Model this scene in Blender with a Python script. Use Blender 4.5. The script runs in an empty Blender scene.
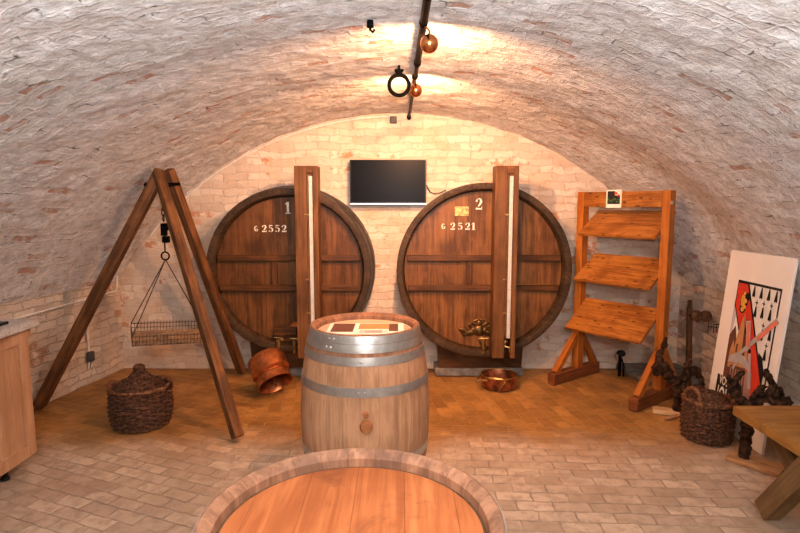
import bpy, bmesh, math, random
from mathutils import Vector, Matrix, Euler, noise as mnoise
random.seed(7)
PI = math.pi
sc = bpy.context.scene
COL = sc.collection
V = Vector

# ------------------------------------------------------------------ materials
class NT:
    def __init__(s, name):
        s.m = bpy.data.materials.new(name); s.m.use_nodes = True
        s.t = s.m.node_tree; s.b = s.t.nodes['Principled BSDF']
    def n(s, typ, **kw):
        nd = s.t.nodes.new(typ)
        for k, v in kw.items(): setattr(nd, k, v)
        return nd
    def l(s, a, b): s.t.links.new(a, b)
    def put(s, inp, v):
        if isinstance(v, bpy.types.NodeSocket): s.l(v, inp)
        else: inp.default_value = v
    def math(s, op, a, b=0.0, c=0.0):
        nd = s.n('ShaderNodeMath', operation=op)
        s.put(nd.inputs[0], a); s.put(nd.inputs[1], b); s.put(nd.inputs[2], c)
        return nd.outputs[0]
    def mix(s, f, a, b, mode='MIX'):
        nd = s.n('ShaderNodeMix', data_type='RGBA', blend_type=mode)
        s.put(nd.inputs[0], f); s.put(nd.inputs[6], a); s.put(nd.inputs[7], b)
        return nd.outputs[2]
    def noise(s, vec, scale, detail=4, rough=0.55, dist=0.0):
        nd = s.n('ShaderNodeTexNoise')
        nd.inputs['Scale'].default_value = scale; nd.inputs['Detail'].default_value = detail
        nd.inputs['Roughness'].default_value = rough; nd.inputs['Distortion'].default_value = dist
        s.l(vec, nd.inputs['Vector']); return nd
    def mapping(s, vec, scale=(1, 1, 1), rot=(0, 0, 0), loc=(0, 0, 0)):
        nd = s.n('ShaderNodeMapping')
        nd.inputs['Scale'].default_value = scale; nd.inputs['Rotation'].default_value = rot; nd.inputs['Location'].default_value = loc
        s.l(vec, nd.inputs['Vector']); return nd.outputs[0]
    def rng(s, v, a, b, c=0.0, d=1.0):
        nd = s.n('ShaderNodeMapRange'); nd.interpolation_type = 'SMOOTHSTEP'
        s.put(nd.inputs[0], v)
        for i, x in enumerate((a, b, c, d)): nd.inputs[i+1].default_value = x
        return nd.outputs[0]
    def coord(s, kind):
        return s.n('ShaderNodeTexCoord').outputs['UV' if kind == 'UV' else 'Object']
    def bump(s, h, strength, dist):
        nd = s.n('ShaderNodeBump'); nd.inputs['Strength'].default_value = strength; nd.inputs['Distance'].default_value = dist
        s.l(h, nd.inputs['Height']); s.l(nd.outputs[0], s.b.inputs['Normal'])
    def sep(s, v):
        nd = s.n('ShaderNodeSeparateXYZ'); s.l(v, nd.inputs[0]); return nd.outputs
def c4(c): return (c[0], c[1], c[2], 1.0)

def wood(name, dark, light, coord='UV', axis=0, s=1.0, plank=None, seam=0.02, seam_amt=.5, con=(.38,.63), vary=0.25, radial=None, rough=0.55, bump=0.25, stain=None, stain_amt=0.5, knots=0.0, spec=0.2):
    M = NT(name); co = M.coord(coord)
    sca = [38*s]*3; sca[axis] = 2.6*s
    mp = M.mapping(co, tuple(sca))
    n1 = M.noise(mp, 1.0, 6, 0.65, 0.6).outputs[0]
    n2 = M.noise(co, 4.0*s, 3, 0.6).outputs[0]
    f = M.math('ADD', M.math('MULTIPLY', n1, 0.62), M.math('MULTIPLY', n2, 0.38))
    f = M.rng(f, con[0], con[1])
    col = M.mix(f, c4(dark), c4(light))
    h = n1
    if stain:
        n3 = M.noise(co, 5.5*s, 5, 0.65, 0.8).outputs[0]
        col = M.mix(M.math('MULTIPLY', M.rng(n3, 0.52, 0.68), stain_amt), col, c4(stain))
    if knots:
        v = M.n('ShaderNodeTexVoronoi'); v.inputs['Scale'].default_value = 1.0
        M.l(M.mapping(co, (9, 22, 9) if coord == 'UV' else (12, 12, 12)), v.inputs['Vector'])
        k = M.rng(v.outputs['Distance'], 0.10, 0.24, 1.0, 0.0)
        col = M.mix(M.math('MULTIPLY', k, knots), col, c4((dark[0]*.25, dark[1]*.2, dark[2]*.2)))
    if plank or radial:
        if radial:
            x, y, z = M.sep(M.coord('OBJ'))
            a, b = ((x, y) if radial[1] == 'Z' else (x, z))
            q = M.math('MULTIPLY', M.math('ADD', M.math('ARCTAN2', b, a), PI), radial[0]/(2*PI))
        else:
            q = M.math('DIVIDE', M.math('ADD', M.sep(co)[plank[0]], 50.03), plank[1])
        wn = M.n('ShaderNodeTexWhiteNoise', noise_dimensions='1D'); M.l(M.math('FLOOR', q), wn.inputs['W'])
        k = M.math('MULTIPLY_ADD', wn.outputs['Value'], 2*vary, 1-vary)
        cmb = M.n('ShaderNodeCombineColor')
        for i in range(3): M.l(k, cmb.inputs[i])
        col = M.mix(1.0, col, cmb.outputs[0], 'MULTIPLY')
        fr = M.math('FRACT', q)
        e = M.math('MINIMUM', fr, M.math('SUBTRACT', 1.0, fr))
        sm = M.rng(e, seam*.4, seam*1.6, 1-seam_amt, 1.0)
        col = M.mix(sm, c4((dark[0]*.35, dark[1]*.3, dark[2]*.3)), col)
        h = M.math('ADD', M.math('MULTIPLY', n1, 0.4), sm)
    M.l(col, M.b.inputs['Base Color']); M.b.inputs['Roughness'].default_value = rough
    M.b.inputs['Specular IOR Level'].default_value = spec
    M.bump(h, bump, 0.006)
    return M.m

def plain(name, col, rough=0.5, metal=0.0, var=0.15, scale=30, bump=0.0, spec=0.28):
    M = NT(name); co = M.coord('OBJ')
    n = M.noise(co, scale, 4, 0.6).outputs[0]
    d = tuple(c*(1-2*var) for c in col); l = tuple(min(1, c*(1+var)) for c in col)
    M.l(M.mix(M.rng(n, .3, .7), c4(d), c4(l)), M.b.inputs['Base Color'])
    M.b.inputs['Roughness'].default_value = rough; M.b.inputs['Metallic'].default_value = metal
    M.b.inputs['Specular IOR Level'].default_value = spec
    if bump: M.bump(n, bump, 0.004)
    return M.m
def brickmat(name, c1, c2, mortar, red, bw=.21, rh=.068, ms=.006, red_amt=.9, red_th=.86, bump=.7, dirt=(.3, .26, .22), dirt_amt=.5, distort=.03, crev=1.0, tint=None):
    M = NT(name); co = M.coord('UV')
    dn = M.noise(co, 5.0, 3, 0.6)
    off = M.n('ShaderNodeVectorMath', operation='MULTIPLY_ADD')
    sub = M.n('ShaderNodeVectorMath', operation='SUBTRACT'); M.l(dn.outputs['Color'], sub.inputs[0]); sub.inputs[1].default_value = (.5, .5, .5)
    M.l(sub.outputs[0], off.inputs[0]); off.inputs[1].default_value = (distort*2.2,)*3; M.l(co, off.inputs[2])
    dn2 = M.noise(co, 28.0, 2, 0.6)
    off2 = M.n('ShaderNodeVectorMath', operation='MULTIPLY_ADD')
    sub2 = M.n('ShaderNodeVectorMath', operation='SUBTRACT'); M.l(dn2.outputs['Color'], sub2.inputs[0]); sub2.inputs[1].default_value = (.5, .5, .5)
    M.l(sub2.outputs[0], off2.inputs[0]); off2.inputs[1].default_value = (distort*.55,)*3; M.l(off.outputs[0], off2.inputs[2])
    vec = off2.outputs[0]
    def brick(a, b, m, smooth):
        nd = M.n('ShaderNodeTexBrick'); nd.offset = .5
        nd.inputs['Color1'].default_value = c4(a); nd.inputs['Color2'].default_value = c4(b); nd.inputs['Mortar'].default_value = c4(m)
        nd.inputs['Scale'].default_value = 1.0; nd.inputs['Mortar Size'].default_value = ms; nd.inputs['Mortar Smooth'].default_value = smooth
        nd.inputs['Brick Width'].default_value = bw; nd.inputs['Row Height'].default_value = rh
        M.l(vec, nd.inputs['Vector']); return nd
    B = brick((0, 0, 0), (1, 1, 1), (.5, .5, .5), .7)
    rnd = B.outputs['Color']; gap = B.outputs['Fac']
    base = M.mix(rnd, c4(c1), c4(c2))
    big = M.noise(co, 1.3, 4, 0.6).outputs[0]; mid = M.noise(co, 11, 5, 0.65).outputs[0]; fine = M.noise(co, 60, 4, 0.6).outputs[0]
    base = M.mix(M.math('MULTIPLY', M.rng(mid, .48, .72), dirt_amt), base, c4(dirt))
    if tint: base = M.mix(M.math('MULTIPLY', M.rng(M.noise(co, 2.6, 5, .65, .5).outputs[0], .48, .68), .55), base, c4(tint))
    # bare red brick showing through the whitewash
    rx = M.sep(rnd)[0]
    rm = M.math('MULTIPLY', M.rng(rx, red_th, red_th+.03), M.rng(M.math('ADD', M.math('MULTIPLY', big, .6), M.math('MULTIPLY', mid, .4)), .5, .56))
    base = M.mix(M.math('MULTIPLY', rm, red_amt), base, c4(red))
    # mortar with gaps: patchy crevices
    cr = M.noise(co, 7.0, 4, 0.7).outputs[0]
    gm = M.math('MULTIPLY', gap, M.math('MULTIPLY', M.rng(cr, .42, .62), crev))
    col = M.mix(gm, base, c4(mortar))
    M.l(col, M.b.inputs['Base Color']); M.b.inputs['Roughness'].default_value = .92; M.b.inputs['Specular IOR Level'].default_value = .15
    h = M.math('SUBTRACT', M.math('ADD', M.math('MULTIPLY', mid, .9), M.math('MULTIPLY', fine, .3)), M.math('MULTIPLY', gap, .55))
    h = M.math('ADD', h, M.math('MULTIPLY', rx, .35))
    M.bump(h, bump, .022)
    return M.m

def floormat():
    M = NT('clinker_paving'); co = M.coord('OBJ')
    x, y, z = M.sep(co)
    dn = M.noise(co, 9, 2, .5)
    off = M.n('ShaderNodeVectorMath', operation='MULTIPLY_ADD'); M.l(dn.outputs['Color'], off.inputs[0]); off.inputs[1].default_value = (.026,)*3; M.l(co, off.inputs[2])
    def lay(rot, bw, rh, loc):
        nd = M.n('ShaderNodeTexBrick'); nd.offset = .5
        nd.inputs['Color1'].default_value = (0, 0, 0, 1); nd.inputs['Color2'].default_value = (1, 1, 1, 1); nd.inputs['Mortar'].default_value = (.5, .5, .5, 1)
        nd.inputs['Scale'].default_value = 1; nd.inputs['Mortar Size'].default_value = .005; nd.inputs['Mortar Smooth'].default_value = .6
        nd.inputs['Brick Width'].default_value = bw; nd.inputs['Row Height'].default_value = rh
        M.l(M.mapping(off.outputs[0], (1, 1, 1), (0, 0, rot), loc), nd.inputs['Vector']); return nd
    A = lay(math.radians(3), .195, .092, (0, 0, 0)); B = lay(math.radians(82), .20, .10, (.1, .03, 0)); C = lay(math.radians(22), .19, .09, (.2, .07, 0))
    back = M.rng(M.math('ADD', y, M.math('MULTIPLY', x, .12)), 3.93, 3.94)
    left = M.rng(M.math('ADD', x, M.math('MULTIPLY', y, .1)), -.72, -.71, 1.0, 0.0)
    rnd = M.mix(left, M.mix(back, A.outputs['Color'], B.outputs['Color']), C.outputs['Color'])
    gapr = M.sep(M.mix(left, M.mix(back, A.outputs['Fac'], B.outputs['Fac']), C.outputs['Fac']))[0]
    gap = M.math('MULTIPLY', gapr, M.rng(M.noise(co, 4.5, 5, .7).outputs[0], .38, .62, .25, 1.0))
    rx = M.sep(rnd)[0]
    big = M.noise(co, 2.2, 4, .6).outputs[0]; mid = M.noise(co, 14, 5, .65).outputs[0]; fine = M.noise(co, 70, 3, .6).outputs[0]
    near_col = M.mix(rx, c4((.40, .285, .20)), c4((.56, .42, .305)))
    near_col = M.mix(M.math('MULTIPLY', M.rng(mid, .42, .66), .65), near_col, c4((.28, .195, .135)))
    near_col = M.mix(M.math('MULTIPLY', M.rng(big, .46, .62), .35), near_col, c4((.30, .195, .12)))
    far_col = M.mix(rx, c4((.27, .122, .030)), c4((.46, .225, .062)))
    far_col = M.mix(M.math('MULTIPLY', M.rng(mid, .45, .7), .5), far_col, c4((.13, .065, .025)))
    far_col = M.mix(M.math('MULTIPLY', M.rng(M.noise(co, 1.5, 4, .6).outputs[0], .45, .62), .6), far_col, c4((.15, .07, .02)))
    # browner, smoother paving near the far wall, with an irregular edge
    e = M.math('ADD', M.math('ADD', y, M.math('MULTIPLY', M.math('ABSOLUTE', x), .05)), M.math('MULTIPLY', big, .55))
    far_mix = M.rng(e, 3.6, 4.15)
    col = M.mix(far_mix, near_col, far_col)
    col = M.mix(M.math('MULTIPLY', gap, .85), col, M.mix(far_mix, c4((.27, .21, .165)), c4((.44, .25, .085))))
    spots = M.math('MULTIPLY', M.rng(M.noise(co, 7, 6, .75).outputs[0], .58, .70), .6)
    col = M.mix(spots, col, M.mix(far_mix, c4((.55, .46, .36)), c4((.42, .27, .11))))
    M.l(col, M.b.inputs['Base Color']); M.l(M.rng(far_mix, 0, 1, .85, .5), M.b.inputs['Roughness'])
    M.b.inputs['Specular IOR Level'].default_value = .25
    h = M.math('SUBTRACT', M.math('ADD', M.math('MULTIPLY', mid, .6), M.math('ADD', M.math('MULTIPLY', fine, .2), M.math('MULTIPLY', rx, .3))), M.math('MULTIPLY', gap, .8))
    M.bump(h, .8, .016)
    return M.m

def vaultmat():
    M = NT('whitewashed_vault_brick'); co = M.coord('UV')
    def warp(vec, scale, amt):
        d = M.noise(co, scale, 3, .6)
        sub = M.n('ShaderNodeVectorMath', operation='SUBTRACT'); M.l(d.outputs['Color'], sub.inputs[0]); sub.inputs[1].default_value = (.5, .5, .5)
        o = M.n('ShaderNodeVectorMath', operation='MULTIPLY_ADD'); M.l(sub.outputs[0], o.inputs[0]); o.inputs[1].default_value = (amt,)*3; M.l(vec, o.inputs[2]); return o.outputs[0]
    wv = warp(warp(co, 3.0, .09), 20, .034)
    def bricks(vec, bw, rh):
        B = M.n('ShaderNodeTexBrick'); B.offset = .5
        B.inputs['Color1'].default_value = (0, 0, 0, 1); B.inputs['Color2'].default_value = (1, 1, 1, 1); B.inputs['Mortar'].default_value = (.5, .5, .5, 1)
        B.inputs['Scale'].default_value = 1; B.inputs['Mortar Size'].default_value = .010; B.inputs['Mortar Smooth'].default_value = 1.0
        B.inputs['Brick Width'].default_value = bw; B.inputs['Row Height'].default_value = rh
        M.l(vec, B.inputs['Vector']); return B
    # courses follow the arch near the crown and lie level on the haunches
    B1 = bricks(M.mapping(wv, (1, 1, 1), (0, 0, PI/2)), .135, .062); B2 = bricks(wv, .19, .064)
    ang = M.math('ABSOLUTE', M.math('SUBTRACT', M.sep(co)[1], 10 + 3.09*1.0498))
    hn = M.rng(M.math('ADD', ang, M.math('MULTIPLY', M.noise(co, 2.0, 3, .6).outputs[0], 1.1)), 2.25, 2.35)
    rx = M.sep(M.mix(hn, B1.outputs['Color'], B2.outputs['Color']))[0]
    gp = M.sep(M.mix(hn, B1.outputs['Fac'], B2.outputs['Fac']))[0]
    gap = M.math('MULTIPLY', gp, M.rng(M.noise(co, 6.0, 4, .7).outputs[0], .40, .60, .2, 1.0))
    big = M.noise(co, 1.6, 4, .6).outputs[0]; mid = M.noise(co, 13, 6, .68, .4).outputs[0]; fine = M.noise(co, 48, 5, .7).outputs[0]; pl = M.noise(co, 30, 6, .7, .3).outputs[0]
    base = M.mix(M.rng(mid, .32, .66), c4((.58, .55, .53)), c4((.87, .855, .84)))
    base = M.mix(M.math('MULTIPLY', M.rng(rx, .45, 1.0), .34), base, c4((.56, .42, .33)))
    base = M.mix(M.math('MULTIPLY', M.rng(fine, .56, .70), .55), base, c4((.34, .29, .26)))
    base = M.mix(M.math('MULTIPLY', M.rng(pl, .60, .72), .55), base, c4((.88, .85, .82)))
    base = M.mix(M.math('MULTIPLY', M.rng(big, .5, .7), .25), base, c4((.62, .50, .41)))
    red = M.math('MULTIPLY', M.rng(rx, .925, .935), M.rng(mid, .44, .56))
    base = M.mix(M.math('MULTIPLY', red, .8), base, c4((.46, .22, .13)))
    cr = M.noise(co, 8.0, 5, .75).outputs[0]
    crev = M.math('MULTIPLY', M.rng(gap, .35, .9), M.rng(cr, .50, .60))
    base = M.mix(M.math('MULTIPLY', crev, .95), base, c4((.13, .11, .10)))
    M.l(base, M.b.inputs['Base Color']); M.b.inputs['Roughness'].default_value = .9; M.b.inputs['Specular IOR Level'].default_value = .2
    h = M.math('ADD', M.math('MULTIPLY', mid, 1.0), M.math('ADD', M.math('MULTIPLY', pl, .55), M.math('MULTIPLY', fine, .6)))
    h = M.math('ADD', M.math('SUBTRACT', h, M.math('MULTIPLY', gap, .22)), M.math('MULTIPLY', rx, .20))
    M.bump(h, .95, .027)
    return M.m
M_vault = vaultmat()
M_wall = brickmat('whitewashed_wall_brick', (.56, .45, .355), (.74, .63, .525), (.48, .37, .28), (.46, .21, .11), bw=.22, rh=.07, ms=.007, bump=.6, dirt=(.46, .32, .23), dirt_amt=.65, red_th=.82, distort=.045, crev=.35, tint=(.62, .40, .26))
M_sidewall = brickmat('brown_washed_side_brick', (.52, .42, .33), (.68, .58, .48), (.42, .33, .26), (.40, .20, .11), bw=.20, rh=.066, ms=.008, bump=.9, dirt=(.40, .30, .22), dirt_amt=.65, red_th=.86, distort=.045, crev=.6)
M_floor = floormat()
M_tripod = wood('weathered_pole_wood', (0.06, 0.023, 0.008), (0.2, 0.08, 0.027), s=1.0, rough=.6, stain=(.06, .03, .015), stain_amt=.6)
M_rack = wood('orange_pine', (0.2952, 0.0818, 0.0109), (0.4428, 0.1441, 0.0234), s=.8, rough=.45, knots=.55)
M_rackboard = wood('knotty_orange_board', (0.2, 0.06, 0.01), (0.5, 0.195, 0.038), s=.9, rough=.45, con=(.36,.66), knots=.85, stain=(.16, .048, .009), stain_amt=.6)
M_rackfoot = wood('dark_red_foot_beam', (.12, .035, .012), (.25, .08, .025), rough=.5)
M_stave = wood('pale_oak_stave', (0.31, 0.15, 0.075), (0.49, 0.265, 0.145), coord='OBJ', axis=2, radial=(24, 'Z'), seam=.018, seam_amt=.35, vary=.07, rough=.6, stain=(.40, .22, .14), stain_amt=.5, bump=.2)
M_chime = wood('pinkish_oak_chime', (0.19, 0.085, 0.045), (0.36, 0.175, 0.098), coord='OBJ', axis=2, radial=(26, 'Z'), seam=.02, seam_amt=.3, vary=.1, rough=.65, stain=(.13, .065, .04), stain_amt=.7, bump=.4)
M_head = wood('oak_barrel_head', (.27, .072, .021), (.44, .140, .046), coord='OBJ', axis=1, plank=(0, .115), seam=.010, vary=.06, rough=.45, stain=(.17, .048, .018), stain_amt=.7, s=.8)
M_head1 = wood('stamped_barrel_head', (.45, .28, .18), (.66, .45, .30), coord='OBJ', axis=0, plank=(1, .1), seam=.02, vary=.08, rough=.55)
M_caskhead = wood('brown_cask_head', (0.052, 0.021, 0.0065), (0.155, 0.062, 0.019), coord='OBJ', axis=2, plank=(0, .17), seam=.010, seam_amt=.6, vary=.12, rough=.42, stain=(.12, .045, .016), stain_amt=.7, s=.8)
M_caskhead2 = wood('tan_cask_head', (0.075, 0.029, 0.0085), (0.225, 0.095, 0.029), coord='OBJ', axis=2, plank=(0, .19), seam=.010, vary=.12, rough=.42, stain=(.17, .065, .022), stain_amt=.7, s=.8)
M_caskstave = wood('dark_cask_stave', (0.0256, 0.0144, 0.0072), (0.0760, 0.0416, 0.0200), coord='OBJ', axis=1, radial=(40, 'Y'), seam=.03, seam_amt=.3, vary=.2, rough=.55)
M_bar = wood('cask_batten', (0.045, 0.018, 0.006), (0.115, 0.046, 0.015), rough=.4)
M_post = wood('gauge_post_wood', (0.075, 0.031, 0.01), (0.17, 0.073, 0.024), rough=.45, s=.8, stain=(.14, .05, .018), stain_amt=.5)
M_bench = wood('oiled_bench_board', (0.22, 0.095, 0.02), (0.35, 0.165, 0.04), rough=.5, s=.8)
M_benchleg = wood('bench_trestle_wood', (0.12, 0.065, 0.026), (0.22, 0.13, 0.055), rough=.6, s=.9)
M_cab = wood('light_oak_laminate', (0.4, 0.2, 0.1), (0.56, 0.315, 0.175), coord='OBJ', axis=2, s=.7, rough=.5, bump=.08)
M_board = wood('base_board_wood', (.30, .15, .06), (.50, .28, .13), rough=.6)
M_bung = wood('red_bung_wood', (.28, .10, .035), (.44, .18, .07), rough=.5)
M_paleboard = wood('pale_board_wood', (.45, .28, .14), (.62, .42, .24), rough=.6)
M_worktop = plain('pale_stone_worktop', (.55, .50, .45), .35, 0, .15, 60)
M_hob = plain('black_glass', (.012, .012, .013), .08, 0, .1)
M_black = plain('black_plastic', (.015, .015, .016), .4, 0, .2)
M_iron = plain('black_iron', (.0035, .0032, .003), .85, .0, .3, 60, .2, .04)
M_hoop = plain('galvanised_hoop', (.46, .45, .43), .38, .85, .08, 24, .05)
M_oldhoop = plain('old_iron_hoop', (.085, .075, .065), .5, .7, .3, 20, .1)
M_copper = plain('polished_copper', (.74, .28, .10), .22, 1.0, .12, 18)
M_oldcopper = plain('aged_copper', (.50, .17, .06), .34, .85, .25, 14, .08)
M_dkcopper = plain('darkened_copper', (.30, .105, .045), .42, .8, .4, 14, .1)
M_brass = plain('aged_brass', (.48, .30, .10), .35, .9, .3, 40)
M_bronze = plain('dark_bronze', (.15, .085, .03), .42, .8, .35, 50, .2)
M_scale = plain('white_scale_strip', (.52, .50, .47), .5, 0, .06, 25)
M_paint = plain('white_stencil_paint', (.82, .76, .66), .7, 0, .12, 60)
M_tick = plain('black_tick_ink', (.05, .05, .05), .7, 0, .05)
M_glass = plain('dull_glass_tube', (.16, .09, .05), .35, 0, .15, 30)
M_screen = plain('dark_screen', (.004, .004, .005), .3, 0, .05, 10, 0, .04)
M_silver = plain('silver_trim', (.55, .54, .52), .3, .9, .05)
M_wicker = plain('brown_wicker', (.17, .070, .030), .75, 0, .4, 45, .3)
M_wickerdk = plain('dark_wicker', (.095, .040, .020), .75, 0, .45, 50, .3)
M_rod = plain('rusty_wire', (.12, .07, .04), .55, .4, .3, 40)
M_reed = plain('tan_rods', (.26, .15, .075), .6, 0, .3, 40)
M_cord = plain('dark_cord', (.05, .035, .025), .8, 0, .2)
M_chain = plain('dark_chain', (.035, .03, .026), .45, .7, .3)
M_vine = plain('dark_vine_bark', (.045, .022, .012), .85, 0, .45, 30, .8, .1)
M_white = plain('white_board', (.84, .78, .71), .55, 0, .02, 4)
M_paper = plain('paper', (.80, .76, .68), .6, 0, .04, 20)
M_conduit = plain('grey_conduit', (.70, .66, .60), .5, 0, .08)
M_greybox = plain('grey_box', (.055, .055, .058), .5, 0, .1)
M_concrete = plain('rough_concrete', (.21, .19, .17), .9, 0, .2, 12, .4)
M_pipe = plain('black_pipe', (.004, .003, .0026), .5, .0, .25, 14, 0, .08)
M_dkwood = wood('dark_tool_wood', (.05, .022, .01), (.13, .06, .028), rough=.55)
def ink(name, c): return plain(name, c, .6, 0, .06, 14)
I_red = ink('red_ink', (.62, .045, .02)); I_black = ink('black_ink', (.012, .011, .01)); I_white = ink('white_ink', (.78, .74, .68))
I_yel = ink('ochre_ink', (.72, .40, .06)); I_brown = ink('brown_ink', (.13, .05, .03)); I_tan = ink('tan_ink', (.50, .24, .09))
I_grey = ink('grey_ink', (.42, .38, .36)); I_green = ink('green_ink', (.05, .12, .03)); I_mauve = ink('mauve_ink', (.36, .20, .16)); I_sky = ink('pale_sky_ink', (.50, .50, .55)); I_pink = ink('salmon_ink', (.72, .20, .12))

# ------------------------------------------------------------------ mesh builder
class MB:
    def __init__(s):
        s.bm = bmesh.new(); s.uv = s.bm.loops.layers.uv.new('UVMap')
    def box(s, c, size, R=None):
        c = V(c); R = R or Matrix.Identity(3); hx, hy, hz = [d/2 for d in size]
        loc = [V((x, y, z)) for x in (-hx, hx) for y in (-hy, hy) for z in (-hz, hz)]
        vs = [s.bm.verts.new(c + R @ p) for p in loc]
        L = max(range(3), key=lambda i: size[i]); off = random.uniform(0, 20)
        for k, f in enumerate([(0, 1, 3, 2), (4, 6, 7, 5), (0, 4, 5, 1), (2, 3, 7, 6), (0, 2, 6, 4), (1, 5, 7, 3)]):
            fc = s.bm.faces.new([vs[i] for i in f])
            ax = (0, 0, 1, 1, 2, 2)[k]; others = [i for i in range(3) if i != ax]
            u = L if L in others else others[0]; w = [i for i in others if i != u][0]
            for lp, i in zip(fc.loops, f): lp[s.uv].uv = (loc[i][u] + off, loc[i][w] + off*.37 + k*.21)
        return s
    def beam(s, a, b, w, h, up=(0, 0, 1)):
        a, b = V(a), V(b); d = b - a; x = d.normalized(); up = V(up)
        if abs(x.dot(up)) > .98: up = V((0, 1, 0))
        y = up.cross(x).normalized(); z = x.cross(y)
        return s.box((a+b)/2, (d.length, w, h), Matrix((x, y, z)).transposed())
    def tube(s, pts, r, seg=8, closed=False):
        pts = [V(p) for p in pts]; n = len(pts); rings = []; Lacc = 0; prev = None
        for i, p in enumerate(pts):
            q0 = pts[(i-1) % n] if (closed or i > 0) else p
            q1 = pts[(i+1) % n] if (closed or i < n-1) else p
            t = (q1-q0).normalized()
            if prev is None:
                a = V((0, 0, 1)) if abs(t.z) < .9 else V((1, 0, 0))
                nrm = t.cross(a).normalized()
            else:
                nrm = (prev - t*prev.dot(t)).normalized()
            prev = nrm; bi = t.cross(nrm)
            rr = r[i] if isinstance(r, (list, tuple)) else r
            if i: Lacc += (p-pts[i-1]).length
            rings.append(([s.bm.verts.new(p + rr*(math.cos(2*PI*k/seg)*nrm + math.sin(2*PI*k/seg)*bi)) for k in range(seg)], Lacc, rr))
        m = n if closed else n-1
        for i in range(m):
            A, la, ra = rings[i]; B, lb, rb = rings[(i+1) % n]
            if closed and i == n-1: lb = la + .02
            for k in range(seg):
                f = s.bm.faces.new((A[k], A[(k+1) % seg], B[(k+1) % seg], B[k]))
                v0, v1 = 2*PI*k/seg*ra, 2*PI*(k+1)/seg*ra
                for lp, uv in zip(f.loops, ((la, v0), (la, v1), (lb, v1), (lb, v0))): lp[s.uv].uv = uv
        if not closed:
            s.bm.faces.new(rings[0][0][::-1]); s.bm.faces.new(rings[-1][0])
        return s
    def lathe(s, prof, seg=48, R=None, c=(0, 0, 0), closed=False):
        R = R or Matrix.Identity(3); c = V(c); rings = []
        for r, z in prof:
            if r < 1e-6: rings.append([s.bm.verts.new(c + R @ V((0, 0, z)))])
            else: rings.append([s.bm.verts.new(c + R @ V((r*math.cos(2*PI*k/seg), r*math.sin(2*PI*k/seg), z))) for k in range(seg)])
        L = 0; n = len(prof)
        for i in range(n if closed else n-1):
            j = (i+1) % n
            A, B = rings[i], rings[j]; d = math.dist(prof[i], prof[j])
            for k in range(seg):
                k2 = (k+1) % seg
                if len(A) == 1 and len(B) == 1: continue
                if len(A) == 1: vs = (A[0], B[k2], B[k])
                elif len(B) == 1: vs = (A[k], A[k2], B[0])
                else: vs = (A[k], A[k2], B[k2], B[k])
                f = s.bm.faces.new(vs); rr = max(prof[i][0], prof[j][0])
                for lp in f.loops:
                    inA = lp.vert in A
                    kk = k2 if lp.vert in (A[k2 % len(A)], B[k2 % len(B)]) else k
                    lp[s.uv].uv = (L if inA else L+d, 2*PI*(kk if kk or k != seg-1 else seg)/seg*rr)
            L += d
        return s
    def prism(s, pts, ext):
        pts = [V(p) for p in pts]; ext = V(ext)
        a = [s.bm.verts.new(p) for p in pts]; b = [s.bm.verts.new(p+ext) for p in pts]; n = len(pts)
        fs = [s.bm.faces.new(a[::-1]), s.bm.faces.new(b)] + [s.bm.faces.new((a[i], a[(i+1) % n], b[(i+1) % n], b[i])) for i in range(n)]
        for f in fs:
            for lp in f.loops: lp[s.uv].uv = (lp.vert.co.x + lp.vert.co.z, lp.vert.co.y + lp.vert.co.z*.3)
        return s
    def ball(s, c, r, sub=2, scale=(1, 1, 1)):
        g = bmesh.ops.create_icosphere(s.bm, subdivisions=sub, radius=r)
        for v in g['verts']: v.co = V(c) + V((v.co.x*scale[0], v.co.y*scale[1], v.co.z*scale[2]))
        return s
    def build(s, name, mat, parent=None, smooth=35, bevel=0.0, world=False, recalc=True):
        if recalc: bmesh.ops.recalc_face_normals(s.bm, faces=s.bm.faces[:])
        if world and parent is not None:
            r = parent
            while r.parent: r = r.parent
            mi = r.matrix_basis.inverted()
            for v in s.bm.verts: v.co = mi @ v.co
        me = bpy.data.meshes.new(name); s.bm.to_mesh(me); s.bm.free()
        me.materials.append(mat)
        if smooth:
            me.polygons.foreach_set('use_smooth', [True]*len(me.polygons)); me.set_sharp_from_angle(angle=math.radians(smooth))
        o = bpy.data.objects.new(name, me); COL.objects.link(o)
        if parent is not None: o.parent = parent
        if bevel:
            b = o.modifiers.new('bevel', 'BEVEL'); b.width = bevel; b.segments = 2; b.limit_method = 'ANGLE'; b.angle_limit = math.radians(50)
        return o

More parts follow.
